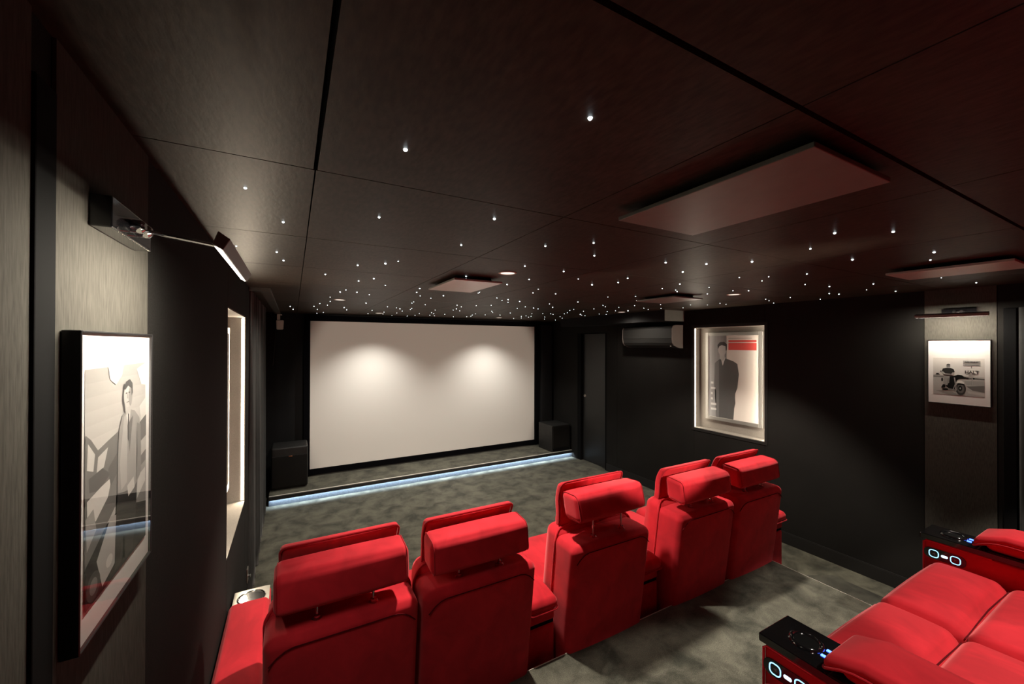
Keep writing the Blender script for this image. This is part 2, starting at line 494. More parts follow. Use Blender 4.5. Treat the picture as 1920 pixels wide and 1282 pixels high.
# ---- riser, its side step and the stage
b = bmesh.new(); box(b, XL + .001, RIS_X, YB, RIS_Y, 0, RIS)
struct('floor_riser', b, M['carpet2'], 'carpeted riser carrying the rear seats')
b = bmesh.new()
box(b, XL + .001, RIS_X + .003, RIS_Y, RIS_Y + .003, RIS - .028, RIS + .0035)
box(b, RIS_X, RIS_X + .003, YB, RIS_Y, RIS - .028, RIS + .0035)
struct('trim_10', b, M['edge'], 'thin bright metal edge of the riser')
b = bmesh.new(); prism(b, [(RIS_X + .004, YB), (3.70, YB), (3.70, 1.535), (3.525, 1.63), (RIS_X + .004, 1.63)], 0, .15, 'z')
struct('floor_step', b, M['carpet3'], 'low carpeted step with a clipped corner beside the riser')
b = bmesh.new(); box(b, -.245, XR - .001, STG_Y, YF + .045, 0, STG_H - .022)
o = struct('floor_stage_base', b, M['stage_face'], 'lit front of the low stage')
b = bmesh.new(); box(b, -.245, XR - .001, STG_Y + .012, YF + .045, STG_H - .022, STG_H)
struct('floor_stage', b, M['carpet'], 'carpeted low stage under the screen')
b = bmesh.new(); box(b, -.245, XR - .003, STG_Y - .035, STG_Y + .012, STG_H - .022, STG_H + .001); box(b, -.245, XR - .003, STG_Y - .035, STG_Y - .031, STG_H - .036, STG_H - .022)
struct('trim_11', b, M['trim'], 'black nosing of the stage')
b = bmesh.new(); box(b, -.245, XR - .003, STG_Y - .003, STG_Y + .016, STG_H + .001, STG_H + .004)
struct('trim_12', b, M['edge'], 'thin metal line along the stage edge')

# ---- curtain pelmet frame on the ceiling at the left, boxing above the air conditioner
b = bmesh.new()
box(b, -.215, -.150, 3.50, 6.20, ZC - .022, ZC); box(b, XL - .15, -.215, 3.50, 3.545, ZC - .022, ZC)
struct('trim_13', b, M['track'], 'flat curtain track frame on the ceiling')
b = bmesh.new(); box(b, 3.90, XR, 3.307, 5.42, 2.232, ZC)
struct('trim_14', b, M['panel'], 'boxed duct under the ceiling above the air conditioner')
bpy.data.objects['trim_14'].data.materials.append(M['wall_front'])
for p in bpy.data.objects['trim_14'].data.polygons:
    if p.normal.y > -.5: p.material_index = 1  # lighter colour kept on the near end face alone, painted as lit

# ================================================================== LEFT CURTAIN AND DOORWAY CURTAIN
def curtain(name, label, x, y0, y1, z0, z1, amp, period, seed):
    rnd = random.Random(seed); bm = bmesh.new()
    n = int((y1 - y0) / period * 10); rows = 14
    ph = [rnd.uniform(-.5, .5) for _ in range(n + 1)]
    grid = []
    for j in range(rows + 1):
        t = j / rows; row = []
        for i in range(n + 1):
            y = y0 + (y1 - y0) * i / n
            a = amp * (.75 + .45 * t) * (1 + .25 * math.sin(i * .37 + seed))
            xx = x + a * math.sin(2 * PI * (y - y0) / period + .5 * math.sin(y * 3 + seed) + .25 * math.sin(t * 3))
            xx += .006 * t * math.sin(i * .9)
            row.append(bm.verts.new((xx, y, z1 + (z0 - z1) * t)))
        grid.append(row)
    for j in range(rows):
        for i in range(n): bm.faces.new((grid[j][i], grid[j][i + 1], grid[j + 1][i + 1], grid[j + 1][i]))
    o = obj(name, bm, M['curtain'], None, True)
    tag(o, label, 'curtain')
    md = o.modifiers.new('thickness', 'SOLIDIFY'); md.thickness = .003
    return o
curtain('curtain', 'long black pleated curtain on the left wall beyond the lit niche', -.300, 3.552, 5.52, .012, ZC - .004, .026, .115, 1.3)
curtain('curtain', 'black door curtain at the far right edge beside the black door post', XR - .045, -.45, .70, .012, 2.20, .016, .16, 4.1)

# ================================================================== PROJECTION SCREEN
t = thing('projection_screen', 'wide white projection screen in a black velvet frame on the front wall', 'projection screen', (2.03, YF, STG_H))
SX0, SX1, SZ0, SZ1 = .2087 - 2.03, 3.8542 - 2.03, .2129 - STG_H, 2.2615 - STG_H
b = bmesh.new(); box(b, SX0, SX1, .0, .01, SZ0, SZ1)
obj('screen_surface', b, M['screen'], t)
b = bmesh.new(); w = .078
for (xa, xb, za, zb) in ((SX0 - w, SX0, SZ0 - w, SZ1 + w), (SX1, SX1 + w, SZ0 - w, SZ1 + w), (SX0, SX1, SZ0 - w, SZ0), (SX0, SX1, SZ1, SZ1 + w)):
    bbox(b, xa, xb, -.022, .030, za, zb, .004)
obj('screen_frame', b, M['blackvelvet'], t)
b = bmesh.new(); box(b, SX0, SX1, .011, .030, SZ0, SZ1); obj('backing_board', b, M['black'], t)

# ================================================================== SUBWOOFERS ON THE STAGE
t = thing('floor_speaker', 'black bass speaker with copper badge on the stage left of the screen', 'speaker', (-.029, 5.75, STG_H))
b = bmesh.new(); rbox(b, (0, .19, .272), (.408, .36, .515), .022, k=3, m=2); obj('cabinet', b, M['cab'], t, True)
b = bmesh.new(); rbox(b, (0, -.002, .235), (.392, .022, .39), .009, k=3, m=2, puff=(0, .006, 0)); obj('speaker_grille', b, M['grille'], t, True)
b = bmesh.new(); bbox(b, -.012, .030, -.016, -.009, .414, .424, .002); g = obj('badge', b, M['copper'], t); g['label'] = 'small copper badge'
for sx in (-.16, .16):
    for sy in (.06, .32):
        b = bmesh.new(); lathe(b, [(.018, 0), (.016, .015)], (sx, sy, 0), 12); obj('foot', b, M['plastic'], t, True)
t = thing('floor_speaker', 'black cabinet bass speaker with lower port slot on the stage right of the screen', 'speaker', (4.035, 5.585, STG_H))
b = bmesh.new(); bbox(b, -.185, .185, .012, .43, 0, .435, .004); obj('cabinet', b, M['cab'], t)
b = bmesh.new(); bbox(b, -.185, .185, .0, .43, .435, .447, .003); obj('top_board', b, M['cab'], t)
b = bmesh.new(); bbox(b, -.168, .168, -.002, .012, .072, .425, .004); obj('speaker_grille', b, M['grille'], t)
b = bmesh.new(); bbox(b, -.168, .168, .008, .0125, .012, .060, .001); obj('port_slot', b, M['black'], t)

# tall black acoustic columns between screen and right wall
b = bmesh.new(); bbox(b, 3.975, 4.215, YF - .06, YF + .044, STG_H, 2.30, .01)
struct('trim_15', b, M['wall_front'], 'black acoustic panel right of the screen')

# motion sensor near the pelmet
t = thing('motion_sensor', 'small white motion sensor on a bracket high left of the screen', 'sensor', (-.165, 6.15, 2.20))
b = bmesh.new(); rbox(b, (.012, -.02, -.005), (.085, .055, .125), .014, k=3, m=2, warp=lambda x, y, z: (x * (1 + .9 * z) , y - .12 * z, z)); obj('sensor_body', b, M['white'], t, True)
b = bmesh.new(); bbox(b, -.022, .012, -.01, .065, .055, .125, .004); bbox(b, -.022, .035, -.015, .065, .125, .137, .003); obj('bracket', b, M['white'], t)
b = bmesh.new(); tube(b, [(-.02, .03, .06), (-.035, .045, -.10), (-.050, .052, -.30), (-.068, .055, -.55)], .0022, 6); obj('cable', b, M['wire'], t, True)

# ================================================================== AIR CONDITIONER
t = thing('air_conditioner', 'dark grey wall air conditioner under the boxed duct on the right wall', 'air conditioner', (XR, 3.72, 1.90))
L0, L1 = -.40, .44      # along the wall (Y)
prof = [(-.004, .0), (-.004, .288), (-.14, .288), (-.185, .275), (-.198, .24), (-.200, .12), (-.190, .065), (-.168, .035), (-.10, .010), (-.05, .0)]
b = bmesh.new(); prism(b, prof, L0 + .012, L1 - .012, 'y'); obj('body', b, M['ac'], t)
for (ya, yb) in ((L0, L0 + .012), (L1 - .012, L1)):
    b = bmesh.new(); prism(b, [(x * 1.012 if x < -.01 else x, z) for x, z in prof], ya, yb, 'y')
    s = obj('side_cover', b, M['acside'], t); s['label'] = 'paler grey end cover'
b = bmesh.new(); prism(b, [(-.176, .046), (-.192, .068), (-.186, .070), (-.100, .022), (-.104, .012)], L0 + .03, L1 - .03, 'y'); obj('louvre', b, M['plastic'], t)
b = bmesh.new(); prism(b, [(-.2005, .245), (-.2025, .24), (-.2045, .125), (-.2005, .12)], L0 + .014, L1 - .014, 'y'); obj('front_panel', b, M['ac'], t)
b = bmesh.new(); rbox(b, (-.165, L0 + .05, .026), (.012, .016, .008), .003, k=2, m=1); g = obj('receiver_eye', b, M['white'], t, True); g['label'] = 'tiny white receiver window'

# ================================================================== CEILING PANELS
def ceiling_panel(x0, x1, y0, y1, label, mat='panel'):
    cx, cy = (x0 + x1) / 2, (y0 + y1) / 2
    t = thing('ceiling_panel', label, 'ceiling panel', (cx, cy, ZC), 0, 'flat panels under the ceiling')
    w, l = (x1 - x0) / 2, (y1 - y0) / 2
    b = bmesh.new(); bbox(b, -w, w, -l, l, -.032, -.020, .002); obj('panel_plate', b, M[mat], t)
    b = bmesh.new(); box(b, -w + .05, w - .05, -l + .06, l - .06, -.020, 0); obj('mount', b, M['black'], t)
ceiling_panel(.880, 1.228, .392, .922, 'large flat panel hanging under the ceiling nearest the camera, above the front row')
ceiling_panel(.838, 1.160, 2.240, 2.758, 'flat ceiling panel coloured as if lit, beside the brightest round downlight, before the screen', 'panel_lit')
ceiling_panel(2.700, 3.050, 2.190, 2.600, 'small flat ceiling panel near the right wall, ahead of the air conditioner')
ceiling_panel(2.855, 3.185, .485, .935, 'flat ceiling panel at the right edge, above the right framed photograph', 'panel_lit')

# ================================================================== DOWNLIGHTS
def downlight(x, y, label, watts, angle=100, blend=.5, color=(1, .89, .74), tilt=(0, 0)):
    t = thing('downlight', label, 'downlight', (x, y, ZC), 0, 'round recessed downlights')
    b = bmesh.new(); lathe(b, [(.040, -.001), (.042, -.004), (.050, -.005), (.053, -.003), (.053, .0)], (0, 0, 0), 28)
    obj('trim_ring', b, M['white'], t, True)
    b = bmesh.new(); lathe(b, [(0, -.0030), (.041, -.0026)], (0, 0, 0), 24); g = obj('lens', b, M['lens'], t); g['label'] = 'glowing white lens'
    li = bpy.data.lights.new('downlight_beam', 'SPOT'); li.energy = watts; li.spot_size = math.radians(angle); li.spot_blend = blend
    li.shadow_soft_size = .035; li.color = color
    lo = bpy.data.objects.new('downlight_beam', li); col.objects.link(lo); lo.parent = t; lo.location = (0, 0, -.04)
    lo.rotation_euler = (tilt[0], tilt[1], 0)
    return t
downlight(1.092, 2.045, 'round downlight nearest the camera, beside the square ceiling panel coloured as if lit', W1, 106, .40, tilt=(math.radians(14), 0))
downlight(3.180, 2.000, 'round downlight over the right end of the front row', W1, 106, .40, tilt=(math.radians(14), 0))
downlight(.386, 4.072, 'round downlight in the left half of the ceiling, mid way to the screen', W2, 165, 1)
downlight(3.692, 3.806, 'round downlight above the air conditioner, near the right wall', W2 * .4, 172, 1)
downlight(1.02, 5.60, 'small round downlight washing the left half of the screen', W3, 118, 1.0, (1, .95, .86))
downlight(2.84, 5.60, 'small round downlight washing the right half of the screen', W3, 118, 1.0, (1, .95, .86))
# two more of the same fittings over the rear seats, behind the photograph's view
downlight(1.45, -.06, 'round downlight over the left rear seats, behind the camera', W4, 84, .12)
downlight(3.180, -.06, 'round downlight over the right rear seats, behind the camera', W4 * 1.75, 85, .14)

# ================================================================== STAR POINTS
STARS = [(0.474,0.569,3),(1.919,0.606,3),(2.501,0.652,3),(1.754,0.718,3),(2.716,0.721,2),(3.965,0.836,2),(0.208,0.852,3),(3.488,0.878,1),(1.954,0.888,2),(2.375,0.9,3),(2.005,1.167,3),(0.581,1.182,3),(3.446,1.191,2),(2.633,1.215,2),(1.073,1.265,2),(4.064,1.27,2),(-0.113,1.27,2),(1.858,1.314,3),(3.78,1.346,1),(0.245,1.351,2),(2.536,1.376,1),(1.648,1.392,3),(3.337,1.398,2),(0.931,1.406,2),(3.082,1.433,1),(1.231,1.446,2),(2.412,1.482,1),(2.665,1.487,1),(1.945,1.523,3),(0.615,1.564,2),(-0.031,1.564,2),(3.91,1.572,2),(3.793,1.59,2),(3.063,1.81,2),(1.076,1.821,2),(4.2,1.83,1),(1.835,1.84,2),(2.32,1.84,2),(2.637,1.843,1),(1.348,1.847,2),(2.961,1.869,1),(3.822,1.893,1),(1.909,2.001,2),(1.586,2.016,1),(0.461,2.027,1),(-0.213,2.048,1),(2.393,2.052,1),(2.548,2.059,1),(3.772,2.073,1),(2.964,2.088,2),(-0.066,2.091,2),(2.626,2.108,2),(0.416,2.115,3),(3.928,2.128,1),(1.822,2.164,3),(1.322,2.183,2),(4.2,2.231,1),(0.297,2.232,2),(0.926,2.272,2),(-0.043,2.291,2),(1.303,2.446,2),(2.903,2.457,1),(3.755,2.505,1),(2.59,2.505,1),(1.62,2.541,1),(3.909,2.541,1),(0.167,2.62,2),(0.448,2.642,2),(2.417,2.659,1),(3.801,2.676,1),(1.892,2.703,2),(1.696,2.74,2),(2.852,2.741,2),(3.649,2.764,1),(0.378,2.794,2),(3.359,2.901,1),(0.572,2.908,1),(1.307,2.922,1),(0.83,2.949,2),(1.32,2.979,1),(3.872,3.029,1),(3.198,3.107,1),(2.449,3.12,2),(0.868,3.173,2),(1.604,3.206,1),(3.724,3.209,1),(2.899,3.265,1),(1.755,3.274,2),(3.516,3.274,1),(1.131,3.286,2),(0.356,3.31,1),(3.214,3.357,1),(3.02,3.363,1),(1.931,3.366,2),(3.689,3.368,1),(1.741,3.37,1),(0.959,3.395,1),(0.449,3.414,2),(2.314,3.415,1),(0.329,3.464,2),(1.867,3.485,1),(1.095,3.528,1),(0.563,3.531,1),(3.617,3.621,3),(3.091,3.638,1),(2.554,3.706,2),(3.499,3.712,1),(2.919,3.799,1),(2.265,3.821,1),(3.492,3.853,1),(1.86,3.853,1),(0.288,3.89,1),(2.419,3.896,2),(1.041,3.915,1),(2.978,3.952,1),(3.195,3.958,1),(1.734,3.967,1),(2.526,3.968,1),(1.534,4.017,1),(2.282,4.033,1),(1.059,4.046,1),(1.223,4.134,1),(1.645,4.173,1),(3.679,4.219,1),(3.809,4.224,1),(3.168,4.26,1),(0.318,4.278,1),(0.651,4.283,2),(3.486,4.387,2),(1.685,4.431,2),(3.255,4.442,1),(3.611,4.513,1),(3.081,4.518,1),(2.975,4.554,1),(2.209,4.56,1),(0.241,4.565,1),(3.717,4.57,1),(0.924,4.576,1),(3.176,4.599,1),(2.85,4.628,1),(1.721,4.636,1),(1.219,4.664,1),(1.044,4.67,1),(2.542,4.68,1),(1.832,4.702,1),(2.29,4.703,1),(0.323,4.722,1),(1.534,4.767,1),(1.106,4.769,2),(1.236,4.794,1),(0.202,4.927,2),(3.535,4.931,1),(0.513,4.943,2),(4.028,5.018,1),(2.996,5.029,1),(2.199,5.053,1),(-0.029,5.079,2),(2.596,5.086,1),(3.129,5.108,1),(1.214,5.11,1),(3.384,5.122,1),(2.391,5.149,1),(1.614,5.163,1),(3.003,5.183,1),(0.86,5.184,1),(3.774,5.207,1),(0.573,5.245,2),(3.185,5.274,1),(2.257,5.301,1),(1.701,5.347,1),(1.865,5.36,1),(0.257,5.367,1),(1.045,5.399,1),(1.516,5.402,1),(1.222,5.445,1),(3.18,5.489,1),(-0,5.497,2),(2.333,5.532,1),(3.656,5.546,1),(2.822,5.56,1),(1.736,5.639,1),(3.956,5.654,1),(3.139,5.662,1),(2.323,5.669,1),(1.827,5.707,1),(1.101,5.756,1),(2.148,5.773,1),(1.557,5.776,1),(0.907,5.789,1),(0.353,5.856,1),(1.501,5.995,1),(1.277,6.003,1),(0.287,6.08,1)]
b = bmesh.new(); lathe(b, [(.0, -1.0), (.5, -.86), (.86, -.5), (1.0, 0)], (0, 0, 0), 10)
star0 = obj('star_light', b, M['star'], None, True)
ONE = {(.474, .569): 'white star point nearest the camera, alone high in the middle of the ceiling',
       (.208, .852): 'second nearest white star point, left of the nearest one in the same ceiling tile'}
first = True
for (x, y, s) in STARS:
    o = star0 if first else star0.copy()
    if not first: col.objects.link(o)
    first = False
    r = (0, .0030, .0045, .0058)[s] * (.72 + .10 * min(y, 5.5) / 1.5)
    o.location = (x, y, ZC); o.scale = (r, r, r)
    tag(o, ONE.get((x, y), 'tiny white star point in the scatter across the ceiling beyond the nearest tile'), 'star light', 'star lights in the ceiling')

# ================================================================== FRAMED PHOTOGRAPHS, POSTERS, LAMPS
def framed(name, label, cat, wall_x, sgn, yl, yr, z0, z1, depth, shapes, area, bezel, fmat, mat_c=None, glass=True, gamma=1.0):
    """yl / yr: the wall coordinates of the left and right edges as one looks at it; sgn: which way it faces along X"""
    cy, cz = (yl + yr) / 2, z0
    t = thing(name, label, cat, (wall_x, cy, cz))
    ya, yb = min(yl, yr) - cy, max(yl, yr) - cy
    H_ = z1 - z0
    def X(d0, d1): return (min(d0 * sgn, d1 * sgn), max(d0 * sgn, d1 * sgn))
    b = bmesh.new()
    for (a0, a1, c0, c1) in ((ya, ya + bezel, 0, H_), (yb - bezel, yb, 0, H_), (ya + bezel, yb - bezel, 0, bezel), (ya + bezel, yb - bezel, H_ - bezel, H_)):
        bbox(b, *X(.0005, depth), a0, a1, c0, c1, min(.0012, bezel * .3), 1)
    obj('picture_frame', b, fmat, t)
    dd = depth - .004
    b = bmesh.new(); box(b, *X(.001, dd - .001), ya + bezel, yb - bezel, bezel, H_ - bezel)
    if mat_c: obj('mat_board', b, M['paper'], t)
    else: obj('backing_board', b, M['paper'], t)
    u0, v0, u1, v1 = area
    L, R_ = yl - cy, yr - cy
    def place(u, v, lift):
        uu, vv = u0 + (u1 - u0) * u, v0 + (v1 - v0) * v
        return ((dd - .0006 + lift) * sgn, L + (R_ - L) * uu, H_ * (1 - vv))
    flat_print('print', shapes, place, t, .00008, gamma)
    if glass:
        b = bmesh.new(); xg = (depth - .0008) * sgn
        b.faces.new([b.verts.new((xg, y_, z_)) for y_, z_ in ((ya + bezel, bezel), (yb - bezel, bezel), (yb - bezel, H_ - bezel), (ya + bezel, H_ - bezel))])
        obj('glass_pane', b, M['glass'], t)
    return t, place

# --- left photograph: standing man in a pale suit before mountains and a car (generic figure)
S = []
for i in range(8): S.append((.50 + .035 * i if i < 5 else .68, rect(0, i * .06, 1, (i + 1) * .06 + .001)))
S.append((.66, rect(0, .44, 1, 1)))
S += [(.80, [(.30, .0), (.55, .0), (.52, .05), (.42, .09), (.33, .06)]), (.82, [(.80, .03), (1, .0), (1, .13), (.90, .12)]), (.78, [(.86, .24), (1, .20), (1, .34), (.9, .33)])]
S += [(.30, [(0, .27), (.07, .30), (.16, .36), (.30, .34), (.46, .32), (.46, .66), (.30, .72), (.10, .80), (0, .84)]),
      (.74, [(.03, .31), (.12, .37), (.10, .44), (.02, .42)]), (.70, [(.16, .39), (.30, .37), (.24, .45), (.14, .46)]), (.17, [(.04, .46), (.22, .45), (.34, .50), (.18, .54), (.05, .52)]),
      (.78, [(.02, .55), (.20, .53), (.36, .52), (.30, .60), (.14, .66), (.03, .68)]), (.20, [(.30, .47), (.44, .42), (.44, .52), (.34, .56)]),
      (.50, [(0, .62), (.10, .60), (.14, .70), (.02, .76)]), (.22, [(.80, .34), (1, .30), (1, .60), (.82, .58)]), (.62, [(.86, .44), (1, .42), (1, .50), (.88, .52)])]
S += [(.42, [(.84, .58), (1, .56), (1, .86), (.80, .84), (.74, .70)]), (.70, [(.82, .62), (.98, .60), (.98, .68), (.80, .74)]),
      (.05, [(0, .82), (.28, .72), (.52, .70), (1, .80), (1, 1), (0, 1)]), (.58, [(.14, .84), (.34, .70), (.44, .72), (.42, .94), (.22, .98)]), (.74, ell(.32, .90, .05, .028)), (.14, ell(.10, .93, .09, .06)), (.32, ell(.10, .93, .05, .035))]
S += [(.10, [(.44, .58), (.80, .60), (.78, .80), (.72, .98), (.58, .98), (.56, .78), (.52, .98), (.40, .98), (.42, .74)]),
      (.46, [(.52, .245), (.60, .225), (.74, .25), (.84, .30), (.88, .46), (.86, .62), (.74, .66), (.56, .64), (.44, .62), (.44, .44), (.46, .31)]),
      (.58, [(.54, .26), (.60, .24), (.60, .60), (.50, .62), (.47, .48)]), (.80, [(.57, .235), (.66, .225), (.62, .34)]), (.08, [(.605, .25), (.63, .25), (.625, .40), (.605, .38)]),
      (.34, [(.78, .32), (.86, .34), (.88, .60), (.78, .64), (.80, .48)]), (.24, [(.62, .30), (.70, .27), (.64, .46)]), (.70, [(.60, .62), (.72, .60), (.74, .66), (.62, .68)])]
S += [(.62, [(.545, .205), (.66, .20), (.65, .25), (.57, .255)]), (.66, ell(.60, .155, .075, .062)), (.44, ell(.645, .165, .035, .05)), (.07, [(.53, .12), (.56, .085), (.63, .075), (.685, .10), (.69, .15), (.665, .165), (.66, .125), (.60, .108), (.55, .125)]),
      (.16, rect(.555, .140, .585, .147)), (.16, rect(.605, .140, .635, .147)), (.46, [(.585, .148), (.595, .148), (.60, .172), (.58, .172)]), (.24, rect(.568, .188, .615, .192))]
framed('framed_photograph', 'black framed monochrome photograph of a standing man in a pale suit, on the left wall',
       'framed picture', XL + .0045, 1, .785, 1.111, 1.508, 1.968, .0215, S, (.075, .125, .91, .895), .0035, M['frame'], True, gamma=1.55)

# --- right photograph: rider on a motorcycle beside a signpost (generic figure)
S = []
for i in range(10): S.append((.80 - .012 * i, rect(0, i * .055, 1, (i + 1) * .055 + .001)))
S += [(.36, rect(0, .48, .30, .55)), (.55, [(0, .46), (.3, .47), (1, .485), (1, .50), (0, .49)]), (.58, rect(0, .53, 1, 1)), (.30, [(.50, .50), (1, .515), (1, .555), (.55, .545)]),
      (.50, [(.62, .60), (1, .58), (1, .72), (.66, .70)]), (.32, [(.66, .74), (1, .70), (1, .88), (.78, .84)]), (.66, [(.68, .86), (1, .90), (1, .97), (.70, .92)]), (.46, [(.30, .86), (.56, 1), (.30, .98), (.05, .9)]),
      (.10, ell(.09, .435, .035, .018)), (.25, rect(.05, .45, .14, .47))]
S += [(.52, rect(.60, .06, .925, .20)), (.18, rect(.66, .095, .87, .105)), (.18, rect(.63, .165, .90, .178)), (.40, rect(.75, .20, .77, .26)), (.36, rect(.655, .315, .875, .415)), (.82, rect(.661, .321, .869, .409)),
      (.50, rect(.71, .44, .82, .452)), (.50, rect(.72, .475, .80, .485)), (.42, rect(.762, .49, .785, .72)), (.66, rect(.772, .49, .779, .72)), (.06, ell(.80, .525, .022, .02))]
S += [(.10, ell(.185, .59, .02, .05)), (.04, [(.30, .50), (.42, .48), (.50, .44), (.58, .45), (.60, .49), (.68, .505), (.66, .53), (.52, .55), (.46, .62), (.44, .84), (.32, .82), (.26, .76), (.24, .62)]),
      (.40, [(.22, .80), (.46, .84), (.44, .88), (.24, .85)]), (.07, ell(.25, .85, .06, .028)), (.16, ell(.555, .81, .10, .175)), (.30, ell(.555, .81, .068, .12)), (.06, ell(.545, .80, .040, .072)), (.55, ell(.545, .80, .014, .024)),
      (.78, [(.46, .66), (.50, .60), (.57, .595), (.62, .64), (.62, .68), (.54, .66)]), (.05, [(.48, .68), (.60, .68), (.62, .705), (.50, .71)]),
      (.50, [(.42, .52), (.445, .52), (.48, .86), (.465, .87)]), (.50, [(.44, .70), (.455, .70), (.40, .90), (.385, .89)]), (.45, ell(.30, .66, .03, .02)), (.05, [(.64, .50), (.71, .515), (.70, .535), (.63, .525)])]
S += [(.46, [(.22, .50), (.34, .49), (.33, .62), (.29, .74), (.21, .73), (.21, .60)]), (.40, [(.29, .56), (.34, .52), (.33, .64), (.29, .72)]), (.05, [(.20, .72), (.25, .72), (.25, .80), (.17, .82), (.17, .79)]),
      (.09, [(.20, .29), (.27, .265), (.36, .265), (.42, .30), (.44, .37), (.40, .40), (.385, .46), (.22, .46), (.19, .40), (.175, .37)]),
      (.52, [(.175, .375), (.205, .365), (.25, .42), (.37, .43), (.40, .38), (.42, .385), (.42, .46), (.36, .445), (.22, .45)]), (.08, ell(.16, .365, .015, .015)), (.36, ell(.312, .215, .040, .055)), (.22, ell(.315, .180, .038, .026)), (.30, rect(.295, .20, .335, .206)), (.55, rect(.295, .245, .33, .265))]
t, place = framed('framed_photograph', 'black framed monochrome photograph of a rider on a motorcycle, on the right wall',
                  'framed picture', XR - .0045, -1, 1.137, .823, 1.518, 1.988, .0255, S, (.095, .285, .905, .862), .0035, M['frame'], True, gamma=1.75)
p = Vector(place(.765, .365, .0038))
M['inkdark'] = plain('dark_letter_ink', (.05, .048, .046), .8)
lettering('HALT', .0295, M['inkdark'], t, p, (PI / 2, 0, -PI / 2), 'sign_lettering', .92)
p = Vector(place(.762, .10, .0038))
lettering('ACHTUNG', .0135, M['inkdark'], t, p, (PI / 2, 0, -PI / 2), 'sign_lettering', 1.0)

# --- niche posters (plain generic stand-ins for the printed film art)
CRE = (.70, .645, .60)
S = [(CRE, rect(0, 0, 1, 1))]
for i in range(6):
    g = .34 - .022 * i; S.append(((g, g * 1.0, g * 1.01), rect(i * .0633, 0, (i + 1) * .0633 + .001, 1)))  # printed grey gradient, its left side lightened to paint in a reflection
S += [((.10, .098, .098), [(.13, .34), (.24, .29), (.34, .275), (.52, .31), (.60, .34), (.63, .46), (.60, .62), (.55, .70), (.56, .80), (.53, .88), (.52, 1), (.16, 1), (.16, .70), (.12, .55)]),
      ((.16, .158, .16), [(.13, .34), (.22, .31), (.22, 1), (.16, 1), (.16, .70), (.12, .55)]),
      ((.55, .53, .52), [(.26, .275), (.36, .27), (.30, .37)]), ((.42, .41, .40), [(.235, .235), (.34, .235), (.345, .285), (.29, .31), (.24, .285)]),
      ((.46, .44, .43), ell(.29, .175, .085, .075)), ((.05, .05, .05), [(.20, .17), (.19, .12), (.24, .085), (.33, .08), (.39, .11), (.385, .18), (.365, .19), (.36, .135), (.28, .12), (.23, .135)]),
      ((.70, .09, .08), rect(.42, .062, .965, .085)), ((.70, .09, .08), rect(.42, .095, .965, .178)), ((.35, .33, .31), rect(.42, .036, .88, .043))]
for i, (w_, y_) in enumerate(((.055, .57), (.10, .635), (.04, .70), (.045, .765), (.12, .83), (.12, .89))): S.append(((.62, .62, .62), rect(.045, y_, .045 + w_, y_ + .026)))
framed('framed_poster', 'grey framed poster of a dark suited figure under a red bar, right lit niche',
       'poster', XR + .117, -1, 3.070, 2.412, 1.068, 2.087, .040, S, (.062, .030, .938, .966), .038, M['alu'], None)
S = [((.62, .60, .57), rect(0, 0, 1, 1)), ((.30, .30, .30), rect(.1, .12, .9, .62)), ((.45, .44, .43), rect(.1, .70, .9, .78))]
framed('framed_poster', 'poster seen edge on inside the left lit niche',
       'poster', XL - .117, 1, 2.55, 3.19, 1.00, 2.05, .040, S, (.06, .04, .94, .96), .038, M['alu'], None)

